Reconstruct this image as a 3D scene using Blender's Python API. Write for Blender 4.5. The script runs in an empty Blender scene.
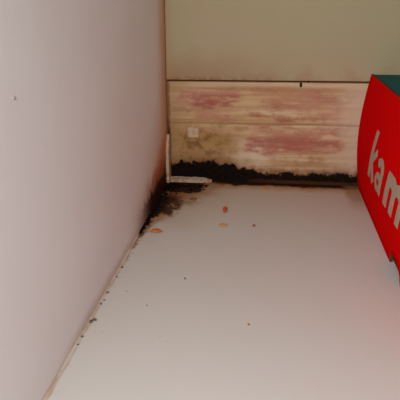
import bpy, bmesh, math, random
from mathutils import Matrix, Vector, noise
random.seed(7)
S = bpy.context.scene
COL = S.collection

# ---------------------------------------------------------------- camera
cam_d = bpy.data.cameras.new('camera'); cam = bpy.data.objects.new('camera', cam_d); COL.objects.link(cam)
cam_d.sensor_width = 36.0; cam_d.lens = 520/400*36.0; cam_d.clip_start = 0.01
YAW, PITCH, ROLL = 0.1380, -0.3782, 0.0114
cam.matrix_world = (Matrix.Translation((0.1002, -0.4911, 0.1767)) @ Matrix.Rotation(YAW, 4, 'Z')
                    @ Matrix.Rotation(PITCH, 4, 'X') @ Matrix.Rotation(ROLL, 4, 'Y') @ Matrix.Rotation(math.pi/2, 4, 'X'))
S.camera = cam

# ---------------------------------------------------------------- light
W = bpy.data.worlds.new('world'); S.world = W; W.use_nodes = True
W.node_tree.nodes['Background'].inputs['Color'].default_value = (1.0, 0.69, 0.41, 1)
W.node_tree.nodes['Background'].inputs['Strength'].default_value = 0.20
fl = bpy.data.lights.new('camera_flash', 'AREA'); fl.energy = 1.5; fl.shape = 'RECTANGLE'; fl.size = 0.04; fl.size_y = 0.025
fl.color = (0.97, 0.99, 1.03)
flo = bpy.data.objects.new('camera_flash', fl); COL.objects.link(flo)
flo.location = (0.07, -0.62, 0.25)
flo.rotation_euler = (Vector((0.07, 0.0, 0.08)) - Vector(flo.location)).to_track_quat('-Z', 'Y').to_euler()
S.view_settings.view_transform = 'Standard'; S.view_settings.look = 'None'
S.view_settings.gamma = 1.0; S.view_settings.use_curve_mapping = False
S.view_settings.exposure = 0.0

# ---------------------------------------------------------------- node helper
class V:
    """a float socket with arithmetic"""
    def __init__(s, t, k): s.t, s.k = t, k
    def _m(s, op, o=None, o2=None, clamp=False):
        n = s.t.nodes.new('ShaderNodeMath'); n.operation = op; n.use_clamp = clamp
        for i, q in enumerate((s, o, o2)):
            if q is None: continue
            if isinstance(q, V): s.t.links.new(q.k, n.inputs[i])
            else: n.inputs[i].default_value = q
        return V(s.t, n.outputs[0])
    def __add__(s, o): return s._m('ADD', o)
    __radd__ = __add__
    def __mul__(s, o): return s._m('MULTIPLY', o)
    __rmul__ = __mul__
    def __sub__(s, o): return s._m('SUBTRACT', o)
    def __rsub__(s, o): return (s*-1.0)+o
    def __neg__(s): return s*-1.0
    def clamp(s): return s._m('ADD', 0.0, clamp=True)
    def max(s, o): return s._m('MAXIMUM', o)
    def min(s, o): return s._m('MINIMUM', o)
    def pow(s, o): return s._m('POWER', o)
    def ss(s, a, b):
        """0 at a, 1 at b, smooth"""
        n = s.t.nodes.new('ShaderNodeMapRange'); n.interpolation_type = 'SMOOTHSTEP'
        s.t.links.new(s.k, n.inputs[0])
        if a < b: n.inputs[1].default_value, n.inputs[2].default_value, n.inputs[3].default_value, n.inputs[4].default_value = a, b, 0, 1
        else: n.inputs[1].default_value, n.inputs[2].default_value, n.inputs[3].default_value, n.inputs[4].default_value = b, a, 1, 0
        return V(s.t, n.outputs[0])
    def band(s, a, b, soft): return s.ss(a-soft, a+soft)*s.ss(b+soft, b-soft)

class Mat:
    def __init__(s, name, rough=0.5, spec=0.3):
        s.m = bpy.data.materials.new(name); s.m.use_nodes = True; s.t = s.m.node_tree
        s.b = s.t.nodes['Principled BSDF']
        s.b.inputs['Roughness'].default_value = rough; s.b.inputs['Specular IOR Level'].default_value = spec
        g = s.t.nodes.new('ShaderNodeTexCoord'); s.vec = g.outputs['Object']
        x = s.t.nodes.new('ShaderNodeSeparateXYZ'); s.t.links.new(s.vec, x.inputs[0])
        s.x, s.y, s.z = (V(s.t, x.outputs[i]) for i in range(3))
        s.c = None
    def noise(s, scale, sx=1, sy=1, sz=1, detail=4, rough=0.55, off=0.0, dist=0.0):
        mp = s.t.nodes.new('ShaderNodeMapping'); s.t.links.new(s.vec, mp.inputs[0])
        mp.inputs['Scale'].default_value = (sx, sy, sz); mp.inputs['Location'].default_value = (off, off*1.7, off*0.6)
        n = s.t.nodes.new('ShaderNodeTexNoise'); s.t.links.new(mp.outputs[0], n.inputs['Vector'])
        n.inputs['Scale'].default_value = scale; n.inputs['Detail'].default_value = detail
        n.inputs['Roughness'].default_value = rough; n.inputs['Distortion'].default_value = dist
        return V(s.t, n.outputs[0])
    def base(s, col):
        n = s.t.nodes.new('ShaderNodeRGB'); n.outputs[0].default_value = (*col, 1); s.c = n.outputs[0]; return s
    def mix(s, col, fac):
        n = s.t.nodes.new('ShaderNodeMix'); n.data_type = 'RGBA'; n.clamp_factor = True
        s.t.links.new(s.c, n.inputs[6]); n.inputs[7].default_value = (*col, 1)
        if isinstance(fac, V): s.t.links.new(fac.k, n.inputs[0])
        else: n.inputs[0].default_value = fac
        s.c = n.outputs[2]; return s
    def done(s, bump=None, dist=0.0005, strength=0.5):
        s.t.links.new(s.c, s.b.inputs['Base Color'])
        if bump is not None:
            n = s.t.nodes.new('ShaderNodeBump'); n.inputs['Distance'].default_value = dist; n.inputs['Strength'].default_value = strength
            s.t.links.new(bump.k, n.inputs['Height']); s.t.links.new(n.outputs[0], s.b.inputs['Normal'])
        return s.m

# ---------------------------------------------------------------- materials
BLACK = (0.012, 0.008, 0.006); DKBR = (0.045, 0.018, 0.008); BROWN = (0.17, 0.062, 0.02); ORANGE = (0.42, 0.17, 0.055); TAN = (0.50, 0.34, 0.20)

def mat_left():
    m = Mat('white_melamine_side', 0.6, 0.03).base((0.85, 0.845, 0.855))
    n1 = m.noise(30); n2 = m.noise(9, off=3); n3 = m.noise(120, detail=5, off=5); n5 = m.noise(14, off=8)
    u = -m.y                                             # distance from the back
    m.mix((0.80, 0.75, 0.735), n2.ss(0.4, 0.7)*0.35)
    # damp tinge along the back joint, spreading low down
    w = (m.z.ss(0.12, 0.0)*0.10 + 0.055)
    d = u + (n5-0.5)*0.06
    edge = (1.0 - d._m('DIVIDE', w)).clamp()
    m.mix((0.66, 0.43, 0.29), edge.ss(0.0, 1.0)*0.75)
    m.mix((0.58, 0.25, 0.09), (u+(n1-.5)*.025).ss(0.036, 0.0)*0.55)
    low = (m.z + (n1-0.5)*0.045).ss(0.066, 0.012)*(u + (n3-0.5)*0.03 + (n1-.5)*.07).ss(0.10, 0.012)
    m.mix((0.62, 0.21, 0.045), low.ss(0.0, 0.7)*0.85)
    sm = (m.z + (n3-0.5)*0.03 + (n1-.5)*.03).ss(0.052, 0.018)*(u + (n1-.5)*.05).band(0.012, 0.052, 0.014)*n1.ss(0.42, 0.62)
    m.mix((0.22, 0.075, 0.035), sm*0.65)
    m.mix(BROWN, (u+(n3-.5)*.01).ss(0.010, 0.001)*(n3*0.5+0.35))
    # mould along the floor joint
    jl = (m.z + (n3-0.5)*0.012 + (n1-.5)*.008)
    prof = u.ss(0.16, 0.05)
    m.mix((0.30, 0.095, 0.025), (jl+(n1-.5)*.02).ss(0.038, 0.014)*prof*0.9)
    m.mix((0.03, 0.012, 0.006), (jl+(n3-.5)*.014).ss(0.020, 0.010)*u.ss(0.135, 0.075)*0.97)
    m.mix((0.40, 0.25, 0.15), (m.z+(n3-.5)*.002).ss(0.0026, 0.0006)*u.ss(0.12, 0.145)*(n1.ss(0.35, 0.6)*0.6+0.2))
    m.mix((0.48, 0.36, 0.28), (m.z+(n1-.5)*.006).ss(0.010, 0.001)*u.band(0.14, 0.28, 0.03)*0.45)
    m.mix((0.25, 0.2, 0.18), n3.ss(0.74, 0.78)*0.4)
    return m.done(m.noise(260, detail=3), 0.0004, 0.15)

def mat_floor():
    m = Mat('white_melamine_floor', 0.55, 0.04).base((0.63, 0.60, 0.555))
    n1 = m.noise(34); n2 = m.noise(8, off=2); n3 = m.noise(110, detail=5, off=9); n4 = m.noise(420, detail=2, off=4)
    u = -m.y
    m.mix((0.61, 0.56, 0.51), n2.ss(0.42, 0.68)*0.4)
    # tan halo of damp around the back left corner
    r = (m.x*m.x + u*u*0.30).pow(0.5) + (n1-0.5)*0.05
    m.mix((0.54, 0.37, 0.20), r.ss(0.085, 0.02)*0.8)
    m.mix((0.60, 0.49, 0.35), (u+(n2-.5)*.05).ss(0.12, 0.0)*0.6)  # broad tan tint over the whole width, stronger towards the back
    # along the foot of the board
    bk = u + (n1-0.5)*0.012 + (n3-.5)*.012
    m.mix((0.50, 0.24, 0.075), bk.ss(0.024, 0.006)*0.85)
    m.mix(DKBR, bk.ss(0.0100, 0.0040))
    # dark streak along the left joint
    wl = u.ss(0.165, 0.0)*0.027 + 0.0015
    e = (m.x + (n1-0.5)*0.016 + (n3-0.5)*0.012)._m('DIVIDE', wl)
    m.mix((0.40, 0.19, 0.06), e.ss(1.6, 0.7)*u.ss(0.20, 0.12)*0.8)
    m.mix((0.20, 0.08, 0.025), (e+(n3-.5)*1.2).ss(1.0, 0.6)*u.ss(0.19, 0.13)*0.6)
    m.mix((0.02, 0.010, 0.006), (e+(n3-.5)*0.7).ss(0.72, 0.50)*u.ss(0.15, 0.11)*0.97)
    # dark patch in front of the white strip
    p0 = (m.x+(n1-.5)*.02).ss(0.062, 0.036)*(u+(n3-.5)*.02+(n1-.5)*.02).band(0.0, 0.040, 0.008)
    m.mix((0.36, 0.17, 0.055), p0*0.75)
    p1 = (m.x+(n1-.5)*.02).ss(0.046, 0.030)*(u+(n3-.5)*.02+(n1-.5)*.02).band(0.0, 0.032, 0.006)
    m.mix((0.03, 0.012, 0.006), p1.ss(0.1, 0.55)*0.97)
    p2 = (m.x+(n3-.5)*.02).band(0.010, 0.024, 0.005)*(u+(n1-.5)*.03).band(0.045, 0.085, 0.010)*n3.ss(0.36, 0.56)
    m.mix((0.04, 0.018, 0.009), p2.ss(0.05, 0.6)*0.92)
    p3 = (m.x+(n3-.5)*.02).band(0.014, 0.040, 0.007)*(u+(n1-.5)*.02).band(0.036, 0.064, 0.008)*n3.ss(0.40, 0.60)
    m.mix((0.16, 0.07, 0.028), p3*0.55)
    p4 = (m.x+(n1-.5)*.01).band(0.174, 0.19, 0.004)*(u+(n1-.5)*.03).ss(0.07, 0.02)
    m.mix((0.36, 0.20, 0.085), p4*0.7)
    # thin tan line in the joint and fine specks
    m.mix((0.42, 0.27, 0.15), (m.x+(n3-.5)*.003).ss(0.0030, 0.0008)*u.ss(0.12, 0.145)*(n1.ss(0.35, 0.6)*0.6+0.25))
    m.mix((0.33, 0.24, 0.16), n4.ss(0.70, 0.76)*m.x.ss(0.09, 0.0)*0.8)
    m.mix((0.42, 0.34, 0.24), n4.ss(0.76, 0.82)*0.5)
    return m.done(m.noise(300, detail=3), 0.0003, 0.12)

def mat_back():
    m = Mat('cream_back_panel', 0.7, 0.03).base((0.42, 0.365, 0.225))
    n1 = m.noise(28); n2 = m.noise(7, off=6); n3 = m.noise(140, detail=5, off=2)
    m.mix((0.44, 0.35, 0.225), n2.ss(0.4, 0.65)*0.7)
    h = m.z - 0.101
    m.mix((0.34, 0.215, 0.11), (h+(n1-.5)*.03).ss(0.036, 0.0)*m.x.ss(0.15, 0.02)*0.7)
    m.mix((0.38, 0.23, 0.13), (h+(n3-.5)*.02).ss(0.020, 0.0)*n1.ss(0.45, 0.6)*0.5)
    m.mix((0.22, 0.12, 0.05), (h+(n3-.5)*.012).ss(0.006, 0.0)*n3.ss(0.40, 0.58)*m.x.ss(0.16, 0.03)*0.8)
    m.mix((0.48, 0.28, 0.13), (m.x+(n1-.5)*.008).ss(0.012, 0.001)*0.45)
    m.mix((0.30, 0.13, 0.05), (m.x+(n3-.5)*.002).ss(0.0022, 0.0004)*0.8)
    m.mix((0.16, 0.10, 0.06), n3.ss(0.73, 0.77)*h.ss(0.05, 0.0)*0.7)
    m.mix((0.20, 0.09, 0.03), m.z.ss(0.1018, 0.1011)*0.8)
    m.mix((0.26, 0.12, 0.04), m.y.ss(0.003, 0.006))
    return m.done(m.noise(220, detail=3), 0.0004, 0.2)

def mat_wood():
    m = Mat('damp_pine', 0.8, 0.03).base((0.62, 0.43, 0.24))
    g = m.noise(22, 0.12, 1, 4.2, detail=6, dist=0.6); g2 = m.noise(70, 0.10, 1, 3.0, detail=3, off=3)
    n1 = m.noise(32, 1, 1, 1.4); n2 = m.noise(120, detail=5, off=7); st = m.noise(46, 0.42, 1, 2.4, detail=6, rough=0.65, off=11)
    n6 = m.noise(75, 0.7, 1, 1.5, detail=5, rough=0.65, off=15)
    m.mix((0.43, 0.245, 0.10), g.ss(0.36, 0.58)*0.85)
    m.mix((0.68, 0.53, 0.37), g2.ss(0.48, 0.60)*0.55)
    m.mix((0.33, 0.19, 0.085), n6.ss(0.50, 0.64)*0.6)
    # paler washed zone towards the right and along the middle
    m.mix((0.64, 0.49, 0.35), m.x.ss(0.14, 0.185)*0.75)
    m.mix((0.70, 0.57, 0.42), (m.x+(n1-.5)*.04).band(0.068, 0.10, 0.012)*(m.z+(n1-.5)*.03).band(0.020, 0.044, 0.008)*0.8)
    m.mix((0.64, 0.50, 0.34), (m.z+(st-.5)*.006).ss(0.0935, 0.0965)*0.6)
    # brown mildew lower left
    bl = (m.x+(n1-.5)*.05).ss(0.082, 0.025)*(m.z+(n1-.5)*.03).ss(0.070, 0.045)
    m.mix((0.41, 0.225, 0.08), bl*(n1.ss(0.25, 0.55)*0.6+0.3))
    m.mix((0.20, 0.105, 0.04), bl*n2.ss(0.45, 0.60)*0.85)
    m.mix((0.40, 0.25, 0.11), (m.x+(n1-.5)*.02).ss(0.03, 0.004)*0.6)
    # pink red residue in smears
    PINK = (0.38, 0.120, 0.085); LP = (0.48, 0.215, 0.150)
    def smear(x0, x1, z0, z1, col, k, sx=0.006, sz=0.0025, lo=0.42, hi=0.56):
        m.mix(col, (m.x+(n6-.5)*.035).band(x0, x1, sx)*(m.z+(st-.5)*.014+(n6-.5)*.012).band(z0, z1, sz)*(st*0.6+n6*0.4).ss(lo+0.02, hi+0.05)*k*0.92)
    smear(0.012, 0.072, 0.077, 0.092, LP, 0.95, lo=0.32, hi=0.48)
    smear(0.030, 0.071, 0.0775, 0.0875, PINK, 1.05, lo=0.30, hi=0.46)
    smear(0.026, 0.070, 0.062, 0.074, LP, 0.8, lo=0.38, hi=0.54)
    smear(0.035, 0.072, 0.049, 0.057, LP, 0.75, lo=0.40, hi=0.55)
    smear(0.080, 0.165, 0.083, 0.094, LP, 0.85, lo=0.36, hi=0.54)
    smear(0.084, 0.165, 0.056, 0.084, LP, 0.8, lo=0.38, hi=0.55)
    smear(0.086, 0.110, 0.066, 0.082, (0.36, 0.145, 0.075), 0.85, lo=0.38, hi=0.52)
    smear(0.112, 0.150, 0.063, 0.069, (0.33, 0.145, 0.055), 0.85, sz=0.002)
    smear(0.090, 0.166, 0.052, 0.060, PINK, 0.8, lo=0.40, hi=0.55)
    smear(0.080, 0.168, 0.032, 0.054, LP, 0.95, lo=0.38, hi=0.52)
    smear(0.082, 0.166, 0.035, 0.050, PINK, 0.8, lo=0.40, hi=0.54)
    # black mould climbing from the foot, higher on the left
    top = m.x.ss(0.105, 0.045)*0.009 + 0.0105 + m.x.ss(0.022, 0.0)*-0.004
    e = m.z + (n2-0.5)*0.018 + (n1-0.5)*0.010 - top
    m.mix((0.26, 0.14, 0.06), e.ss(0.014, 0.0)*0.6)
    m.mix(BROWN, e.ss(0.006, 0.0)*0.6)
    m.mix(BLACK, e.ss(0.0022, -0.0008))
    m.mix((0.075, 0.028, 0.011), (m.z+(n2-.5)*.006).ss(0.0055, 0.003)*m.x.ss(0.06, 0.12)*0.85)
    # dark left end and edges next to the joints
    m.mix(BROWN, (m.x+(n2-.5)*.004).ss(0.0050, 0.0022)*0.75)
    m.mix(DKBR, (m.x+(n2-.5)*.003).ss(0.0042, 0.0022)*m.z.ss(0.07, 0.045)*0.9)
    m.mix(BROWN, (m.z-0.0602+(st-.5)*.002)._m('ABSOLUTE').ss(0.0012, 0.0003)*0.35)
    m.mix((0.30, 0.14, 0.05), m.y.ss(0.0008, 0.003))
    m.mix((0.22, 0.10, 0.035), (m.z+(st-.5)*.001).ss(0.0989, 0.0996)*0.85)
    return m.done(g*0.5+st*0.5, 0.0006, 0.3)

def plain(name, col, col2=None, scale=200, rough=0.6, spec=0.2, k=0.6, bump=0.25, bd=0.0005):
    m = Mat(name, rough, spec).base(col); n = m.noise(scale, detail=4)
    if col2: m.mix(col2, n.ss(0.42, 0.62)*k)
    return m.done(n, bd, bump)

M_LEFT, M_FLOOR, M_BACK, M_WOOD = mat_left(), mat_floor(), mat_back(), mat_wood()
M_WHITE = plain('white_melamine', (0.66, 0.61, 0.57), (0.62, 0.56, 0.50), 20)
def mat_strip():
    m = Mat('stained_white_plastic', 0.6, 0.1).base((0.54, 0.41, 0.30))
    n = m.noise(160, detail=5); n2 = m.noise(300, detail=3, off=5)
    m.mix((0.38, 0.21, 0.10), n.ss(0.47, 0.62)*0.8)
    m.mix((0.25, 0.08, 0.04), n2.ss(0.58, 0.68)*m.x.ss(0.02, 0.04)*0.9)
    m.mix((0.36, 0.17, 0.07), m.x.ss(0.040, 0.047)*0.6)
    return m.done(n, 0.0004, 0.4)
M_STRIP = mat_strip()
M_MOULD = plain('black_mould', (0.008, 0.006, 0.005), (0.018, 0.011, 0.008), 300, 0.95, 0.01, bump=0.6)
def mat_red():
    m = Mat('glossy_red_card', 0.5, 0.0).base((0.84, 0.004, 0.003))
    n = m.noise(25); n2 = m.noise(700, detail=2, off=3)
    m.mix((0.80, 0.003, 0.004), n.ss(0.4, 0.7)*0.6)
    m.mix((0.70, 0.16, 0.12), n2.ss(0.765, 0.80)*0.5)
    return m.done(n, 0.001, 0.12)
M_RED = mat_red()
M_TEAL = plain('dark_teal_card', (0.008, 0.105, 0.108), (0.010, 0.12, 0.12), 40, 0.5, 0.02, bump=0.05)
M_CARD = plain('raw_card_edge', (0.09, 0.042, 0.020), (0.13, 0.065, 0.035), 300, 0.85, 0.05)
M_PRINT = plain('pale_print', (0.50, 0.41, 0.31), (0.45, 0.36, 0.26), 120, 0.5, 0.05, bump=0.0)

# ---------------------------------------------------------------- mesh helpers
def link(name, me, mat, parent=None):
    o = bpy.data.objects.new(name, me); COL.objects.link(o)
    if mat is not None:
        for mm in (mat if isinstance(mat, (list, tuple)) else [mat]): me.materials.append(mm)
    if parent: o.parent = parent
    return o
def box_bm(b, x0, x1, y0, y1, z0, z1):
    r = bmesh.ops.create_cube(b, size=1.0)['verts']
    for v in r: v.co = Vector(((x0+x1)/2+v.co.x*(x1-x0), (y0+y1)/2+v.co.y*(y1-y0), (z0+z1)/2+v.co.z*(z1-z0)))
    return r
def box(name, dims, mat, parent=None, bevel=0.0):
    b = bmesh.new(); box_bm(b, *dims)
    if bevel: bmesh.ops.bevel(b, geom=b.edges[:], offset=bevel, segments=2, profile=0.6, affect='EDGES')
    me = bpy.data.meshes.new(name); b.to_mesh(me); b.free()
    return link(name, me, mat, parent)
def tag(o, label=None, cat=None, group=None, kind=None):
    if label: o['label'] = label
    if cat: o['category'] = cat
    if group: o['group'] = group
    if kind: o['kind'] = kind
    return o

# ---------------------------------------------------------------- the cupboard
tag(box('floor', (-0.018, 0.60, -0.85, 0.045, -0.018, 0.0), M_FLOOR), 'white melamine cupboard floor stained brown in the back corner', 'floor', kind='structure')
wl_ = box('wall_left', (-0.018, 0.0, -0.85, 0.045, 0.0, 0.62), M_LEFT); wl_.rotation_euler.y = 0.014   # leans in a little
tag(wl_, 'white melamine left side panel with brown damp at its back edge', 'wall', kind='structure')
tag(box('wall_right', (0.60, 0.618, -0.85, 0.045, -0.018, 0.62), M_WHITE), 'white melamine right side panel of the cupboard', 'wall', kind='structure')
def wall_back():
    pr = [(0.0, 0.1011), (0.0, 0.62), (0.045, 0.62), (0.045, 0.0), (0.0215, 0.0), (0.0215, 0.1011)]
    b = bmesh.new()
    a = [b.verts.new((0.0, y, z)) for y, z in pr]; c = [b.verts.new((0.60, y, z)) for y, z in pr]
    b.faces.new(a); b.faces.new(c[::-1])
    for i in range(6): b.faces.new((a[i], c[i], c[(i+1) % 6], a[(i+1) % 6]))
    bmesh.ops.recalc_face_normals(b, faces=b.faces[:])
    me = bpy.data.meshes.new('wall_back'); b.to_mesh(me); b.free()
    return link('wall_back', me, M_BACK)
tag(wall_back(), 'cream painted back panel above the pine board', 'wall', kind='structure')

def joint_bead():
    """old thin filler bead in the joint of left panel and floor"""
    b = bmesh.new(); N = 60; rows = []
    for i in range(N+1):
        y = -0.125-(0.85-0.125)*i/N; r = 0.0012+0.0004*noise.noise(Vector((y*70, 3, 0)))
        r *= min(1.0, 0.35+i*0.25)
        pts = [(0.0, 0.0), (r, 0.0), (r*0.42, r*0.42), (0.0, r)]
        rows.append([b.verts.new((x, y, z)) for x, z in pts])
    for a, c in zip(rows, rows[1:]):
        for k in range(4): b.faces.new((a[k], a[(k+1) % 4], c[(k+1) % 4], c[k]))
    b.faces.new(rows[0]); b.faces.new(rows[-1][::-1])
    bmesh.ops.recalc_face_normals(b, faces=b.faces[:])
    me = bpy.data.meshes.new('trim_1'); b.to_mesh(me); b.free()
    return link('trim_1', me, plain('tan_filler', (0.66, 0.58, 0.50), (0.50, 0.36, 0.24), 45, k=0.8))
tag(joint_bead(), 'thin tan filler line in the joint between left panel and floor', 'filler', kind='structure')

# ---------------------------------------------------------------- pine board
board = bpy.data.objects.new('back_board', None); COL.objects.link(board); board.location = (0, 0, 0)
tag(board, 'horizontal pine board across the back with pink smears and black mould at its foot', 'board')
box('plank', (0.0010, 0.598, 0.0, 0.020, 0.0602, 0.1000), M_WOOD, board, 0.0001)
box('plank', (0.0010, 0.598, 0.0002, 0.020, 0.0006, 0.0602), M_WOOD, board, 0.0001)
pt = box('paint_patch', (0.0205, 0.0310, -0.0003, 0.0006, 0.0455, 0.0555), plain('pale_patch', (0.58, 0.43, 0.27), (0.44, 0.30, 0.16), 200, k=0.9), board, 0.0002)
pt['label'] = 'small pale square patch'
def lump(name, mat, loc, size, seed=0, sub=2, rough=0.35, rotz=0.0, parent=None):
    b = bmesh.new(); bmesh.ops.create_icosphere(b, subdivisions=sub, radius=1.0)
    for v in b.verts:
        k = 1 + rough*noise.noise(v.co*1.6+Vector((seed*3.1, seed*1.7, seed))) + rough*0.5*noise.noise(v.co*4+Vector((seed, 0, seed*2.3)))
        v.co *= k
        v.co = Vector((v.co.x*size[0], v.co.y*size[1], v.co.z*size[2]))
    zmin = min(v.co.z for v in b.verts)
    for v in b.verts: v.co.z -= zmin
    for f in b.faces: f.smooth = True
    me = bpy.data.meshes.new(name); b.to_mesh(me); b.free()
    o = link(name, me, mat, parent); o.location = loc; o.rotation_euler = (0, 0, rotz)
    return o
nail = lump('nail', M_MOULD, (0.1268, -0.0004, 0.0955), (0.0011, 0.0012, 0.0022), 3, parent=board); nail['label'] = 'black nail stub at the top edge'
lump('nail', M_MOULD, (0.1335, 0.0002, 0.0995), (0.0009, 0.0010, 0.0008), 5, parent=board)

# ---------------------------------------------------------------- mould crust
def mould_mesh():
    verts, faces = [], []
    tb = bmesh.new(); bmesh.ops.create_icosphere(tb, subdivisions=1, radius=1.0)
    tv = [v.co.copy() for v in tb.verts]; tf = [[v.index for v in f.verts] for f in tb.faces]; tb.free()
    def blob(c, s):
        k = len(verts); sd = random.random()*50
        for v in tv:
            q = v*(1+0.5*noise.noise(v*1.5+Vector((sd, sd, sd))))
            verts.append((c[0]+q.x*s[0], c[1]+q.y*s[1], c[2]+q.z*s[2]))
        faces.extend([[i+k for i in f] for f in tf])
    def sm(a, b, x):
        t = min(1, max(0, (x-a)/(b-a))); return t*t*(3-2*t)
    for i in range(1500):
        x = 0.004 + 0.186*random.random()**1.25
        top = 0.0075 + 0.0100*(1-sm(0.045, 0.105, x)) - 0.004*(1-sm(0.0, 0.022, x)) + 0.006*noise.noise(Vector((x*110, 2.3, 0))) + 0.003*noise.noise(Vector((x*330, 7.3, 0)))
        z = 0.001 + max(0.004, top)*random.random()**0.7
        if x > 0.08 and (z < 0.0045 or random.random() < 0.35): continue
        r = random.uniform(0.0004, 0.0012)*(1.25-0.5*sm(0.05, 0.12, x))
        blob((x, 0.0002, z), (r*1.3, r*0.25, r))
    for i in range(420):                                     # on the floor joints of the left corner
        u = 0.002 + 0.125*random.random()**1.3
        w = 0.009*(1-sm(0.0, 0.14, u))+0.0008
        x = abs(random.gauss(0, 0.6))*w + 0.0006
        r = random.uniform(0.0005, 0.0013)
        blob((x, -u, 0.0002), (r, r*1.3, r*0.25))
    for i in range(140):
        x = 0.004+random.random()*0.038; u = 0.010+abs(random.gauss(0, 0.007))
        r = random.uniform(0.0005, 0.0012)
        blob((x, -u, 0.0002), (r*1.5, r, r*0.25))
    me = bpy.data.meshes.new('mould_growth'); me.from_pydata(verts, [], faces)
    return me
tag(link('mould_growth', mould_mesh(), M_MOULD), 'black mould crust along the foot of the pine board and into the left corner', 'mould', kind='stuff')

# ---------------------------------------------------------------- white L strip in the corner
def strip():
    b = bmesh.new()
    def sweep(secs):
        rings = [[b.verts.new(p) for p in s] for s in secs]
        for r0, r1 in zip(rings, rings[1:]):
            for i in range(4): b.faces.new((r0[i], r0[(i+1) % 4], r1[(i+1) % 4], r1[i]))
        b.faces.new(rings[0][::-1]); b.faces.new(rings[-1])
    up = []
    N = 14
    for i in range(N+1):
        t = i/N; z = 0.0012+0.0475*t; w = 0.0100*(1-max(0, t-0.72)/0.28*0.72)
        j = 0.0004*noise.noise(Vector((z*260, 1, 0)))
        up.append([(0.0003, -0.0012-w+j, z), (0.0030, -0.0012-w+j, z), (0.0030, -0.0012, z), (0.0003, -0.0012, z)])
    sweep(up)
    fl_ = []
    for i in range(N+1):
        t = i/N; x = 0.0020+0.0425*t
        j = 0.0007*noise.noise(Vector((x*240, 5, 0))); k = 0.0008*noise.noise(Vector((x*200, 9, 0)))
        e = max(0, t-0.8)/0.2
        y0 = -0.0058+j+0.002*e; z1 = 0.0050+k-0.0022*e
        fl_.append([(x, y0, 0.0004), (x, -0.0014, 0.0004), (x, -0.0014, z1), (x, y0, z1-0.0012)])
    sweep(fl_)
    bmesh.ops.recalc_face_normals(b, faces=b.faces[:])
    me = bpy.data.meshes.new('corner_strip'); b.to_mesh(me); b.free()
    return link('corner_strip', me, M_STRIP)
tag(strip(), 'stained white L-shaped strip in the mouldy back left corner', 'strip')

# ---------------------------------------------------------------- red box
BX0, BW, BL, BH, BY = 0.187, 0.135, 0.26, 0.1082, -0.0025
def face_x(u, z):
    t = min(1, max(0, z/BH))
    k = 1 - 0.55*max(0, (u-0.12)/0.14)
    return BX0 + 0.0010*t - 0.0055*math.sin(math.pi*t)*k
rb = bpy.data.objects.new('red_box', None); COL.objects.link(rb)
tag(rb, 'red cardboard box with dark teal top and pale slanted lettering on its side', 'box')
TH = 0.0022
def side_panel():
    """bulging red side with a thumb notch cut in the lower edge"""
    NC, NW, NH = 0.1675, 0.0165, 0.0112
    us = sorted(set([i*BL/52 for i in range(53)] + [NC-NW+2*NW*i/14 for i in range(15)]))
    nz = 18
    b = bmesh.new(); out, inn = [], []
    for u in us:
        q = abs(u-NC)/NW; z0 = 0.0003 + (NH*math.sqrt(max(0, 1-q**2.6)) if q < 1 else 0)
        if u < 0.006: z0 += 0.004*(1-u/0.006)**2
        co, ci = [], []
        for j in range(nz+1):
            z = z0+(BH-z0)*j/nz; x = face_x(u, z)
            co.append(b.verts.new((x, BY-u, z))); ci.append(b.verts.new((x+TH, BY-u, z)))
        out.append(co); inn.append(ci)
    n = len(us)
    for i in range(n-1):
        for j in range(nz):
            f = b.faces.new((out[i][j], out[i+1][j], out[i+1][j+1], out[i][j+1])); f.smooth = True
            f = b.faces.new((inn[i][j], inn[i][j+1], inn[i+1][j+1], inn[i+1][j])); f.material_index = 1
        f = b.faces.new((out[i][0], inn[i][0], inn[i+1][0], out[i+1][0])); f.material_index = 1
        f = b.faces.new((out[i][nz], out[i+1][nz], inn[i+1][nz], inn[i][nz])); f.material_index = 1
    for i in (0, n-1):
        for j in range(nz): b.faces.new((out[i][j], out[i][j+1], inn[i][j+1], inn[i][j]))
    bmesh.ops.recalc_face_normals(b, faces=b.faces[:])
    me = bpy.data.meshes.new('side_panel'); b.to_mesh(me); b.free()
    return link('side_panel', me, [M_RED, M_CARD], rb)
sp = side_panel()
box('side_panel', (BX0+BW-TH, BX0+BW, BY-BL, BY, 0.0003, BH), M_RED, rb, 0.0003)
box('end_panel', (BX0+0.0036, BX0+BW-TH, BY-TH, BY, 0.0003, BH-0.002), M_RED, rb, 0.0003)
box('end_panel', (BX0+0.0036, BX0+BW-TH, BY-BL, BY-BL+TH, 0.0003, BH-0.002), M_RED, rb, 0.0003)
box('bottom_panel', (BX0+0.003, BX0+BW-TH, BY-BL+TH, BY-TH, 0.0006, 0.002), M_CARD, rb, 0.0003)
box('top_panel', (BX0+0.0033, BX0+BW-0.0002, BY-BL+0.0002, BY-0.0002, BH-0.0022, BH-0.0004), M_TEAL, rb, 0.0004)

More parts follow.
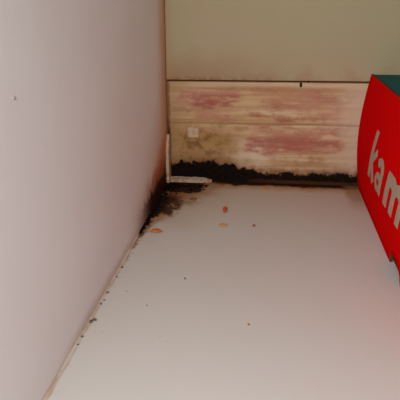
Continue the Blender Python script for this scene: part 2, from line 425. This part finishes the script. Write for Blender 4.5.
# lettering: strokes swept in (u, z), u runs towards the front, laid on the curved side
Z0, XH, AS, SL, SW = 0.0355, 0.0275, 0.0415, 0.36, 0.0096
def stroke(pts, w=SW, taper=1.0):
    """dense ribbon along a polyline; returns left and right rows"""
    d = []
    for (a, c) in zip(pts, pts[1:]):
        n = max(2, int(math.dist(a, c)/0.0012))
        d += [(a[0]+(c[0]-a[0])*i/n, a[1]+(c[1]-a[1])*i/n) for i in range(n)]
    d.append(pts[-1])
    rows = []
    for i, p in enumerate(d):
        q0, q1 = d[max(0, i-1)], d[min(len(d)-1, i+1)]
        tx, ty = q1[0]-q0[0], q1[1]-q0[1]; L = math.hypot(tx, ty) or 1
        nx, ny = -ty/L, tx/L
        rows.append([(p[0]+nx*w/2*s, p[1]+ny*w/2*s) for s in (1, 0.33, -0.33, -1)])
    return rows
def letter(name, strokes):
    b = bmesh.new()
    for kk, rows in enumerate(strokes):
        lift = 0.0003+0.00004*kk
        vr = []
        for r in rows:
            vv = []
            for (u, z) in r:
                uu = u + SL*z; zz = Z0+z
                vv.append(b.verts.new((face_x(uu, zz)-lift, BY-uu, zz)))
            vr.append(vv)
        for a, c in zip(vr, vr[1:]):
            for j in range(3): b.faces.new((a[j], a[j+1], c[j+1], c[j]))
    bmesh.ops.recalc_face_normals(b, faces=b.faces[:])
    me = bpy.data.meshes.new(name); b.to_mesh(me); b.free()
    o = link(name, me, M_PRINT, sp)
    sd = o.modifiers.new('thickness', 'SOLIDIFY'); sd.thickness = 0.0002; sd.offset = 0
    return o
def arc(cx, cz, rx, rz, a0, a1, n=14):
    return [(cx+rx*math.cos(math.radians(a0+(a1-a0)*i/n)), cz+rz*math.sin(math.radians(a0+(a1-a0)*i/n))) for i in range(n+1)]
h = SW/2
kx, ax, mx = 0.0630, 0.0925, 0.1275
letter('letter', [stroke([(kx+h, 0), (kx+h, AS)], SW*0.8), stroke([(kx+h, 0.0125), (kx+0.0215, XH-0.0005)], SW*0.66), stroke([(kx+0.0095, 0.0150), (kx+0.0225, 0.0003)], SW*0.72)])
letter('letter', [stroke([(ax+0.003, XH-0.006)] + arc(ax+0.0105, XH-0.0100, 0.0085, 0.0072, 125, 0) + [(ax+0.0190, 0.0)], SW*0.72),
                  stroke(arc(ax+0.0100, 0.0078, 0.0074, 0.0055, 0, 360, 22), SW*0.55)])
letter('letter', [stroke([(mx+h, 0), (mx+h, XH)]),
                  stroke([(mx+h, XH-0.011)] + arc(mx+h+0.0088, XH-0.0125, 0.0088, 0.0080, 160, 0) + [(mx+h+0.0176, 0)], SW*0.92),
                  stroke([(mx+h+0.0176, XH-0.012)] + arc(mx+h+0.0270, XH-0.0125, 0.0094, 0.0080, 160, 0) + [(mx+h+0.0364, 0)], SW*0.92)])

# ---------------------------------------------------------------- crumbs and flakes
M_OR = plain('orange_crumb', (0.62, 0.20, 0.03), (0.45, 0.13, 0.02), 400)
M_YE = plain('yellow_crumb', (0.62, 0.33, 0.08), (0.55, 0.27, 0.06), 400)
M_BR = plain('brown_crumb', (0.26, 0.10, 0.03), (0.36, 0.15, 0.045), 400)
M_RU = plain('rust_crumb', (0.68, 0.13, 0.02), (0.34, 0.08, 0.02), 400)
M_SP = plain('dark_speck', (0.13, 0.095, 0.075), (0.20, 0.15, 0.12), 500)
M_GS = plain('grey_speck', (0.36, 0.31, 0.29), (0.28, 0.23, 0.20), 500)
def crumb(name, mat, x, y, s, rz, seed, label, cat='crumb', group='crumbs scattered on the cupboard floor'):
    return tag(lump(name, mat, (x, y, 0.0), s, seed, 2, 0.4, rz), label, cat, group)
crumb('food_crumb', M_OR, 0.0135, -0.1230, (0.0046, 0.0032, 0.0011), 0.05, 1, 'largest flat orange flake on the floor below the mouldy corner')
crumb('food_crumb', M_RU, 0.0642, -0.0741, (0.0017, 0.0068, 0.0014), 0.0, 2, 'upright thin rust-red flake in the middle of the back floor')
crumb('food_crumb', M_YE, 0.0655, -0.1055, (0.0034, 0.0022, 0.0008), -0.2, 4, 'pale yellow flake just below the thin rust-red flake')
crumb('food_crumb', M_BR, 0.0330, -0.0513, (0.0036, 0.0026, 0.0010), 0.1, 5, 'brown oval crumb in front of the white L-shaped strip')
crumb('food_crumb', M_BR, 0.0905, -0.1035, (0.0012, 0.0013, 0.0008), 0.3, 6, 'small brown crumb on its own right of the yellow flake')
crumb('food_crumb', M_RU, 0.0925, -0.2395, (0.0006, 0.0008, 0.0005), 0.3, 8, 'tiny reddish crumb alone on the front middle floor')
crumb('food_crumb', M_SP, 0.0480, -0.1930, (0.0005, 0.0014, 0.0005), 0.1, 9, 'tiny dark sliver on the floor left of centre')
crumb('food_crumb', M_YE, 0.0980, -0.0180, (0.0030, 0.0022, 0.0008), 0.1, 12, 'orange-tan flake lying near the foot of the pine board')
spk = [(0.0023, -0.1835, .9), (0.0022, -0.1962, .7), (0.0019, -0.2160, .75), (0.0025, -0.2245, .5), (0.0017, -0.2290, .65),
       (0.0016, -0.2478, 1.1), (0.0034, -0.2462, 1.0), (0.0016, -0.2620, .7), (0.0016, -0.2690, .5), (0.0135, -0.2130, .4), (0.0300, -0.2270, .45)]
SPL = ['dark speck at the left panel foot, nearest the mouldy corner', 'dark speck at the left panel foot, second from the mouldy corner',
       'dark speck at the left panel foot, third from the mouldy corner', 'faint speck at the left panel foot, fourth from the mouldy corner',
       'dark speck at the left panel foot, fifth from the mouldy corner', 'larger left speck of the dark pair at the left panel foot',
       'right speck of the dark pair at the left panel foot', 'dark speck at the left panel foot just in front of the pair',
       'faint speck at the left panel foot, farthest from the mouldy corner']
for i, (x, y, k) in enumerate(spk):
    if i < 9: lab, grp = SPL[i], 'specks along the left panel joint'
    else: lab, grp = ('faint tiny speck just inside the line of dark specks' if i == 9 else 'faint tiny speck farthest out from the line of dark specks'), 'specks along the left panel joint'
    tag(lump('dirt_speck', M_SP, (x, y, 0.0), (0.0011*k, 0.0013*k, 0.0008*k), 20+i, 1, 0.4, i*0.7), lab, 'speck', grp)
def wall_speck(loc, s, label, seed):
    tag(lump('dirt_speck', M_GS, loc, s, seed, 1, 0.3), label, 'speck', 'specks on the upright panels')
wall_speck((0.0021, -0.302, 0.1392), (0.0005, 0.0008, 0.0008), 'small grey speck on the upper left side panel', 41)
wall_speck((0.1504, -0.0003, 0.1402), (0.0006, 0.0004, 0.0006), 'small brown speck on the cream panel above the pine board', 42)
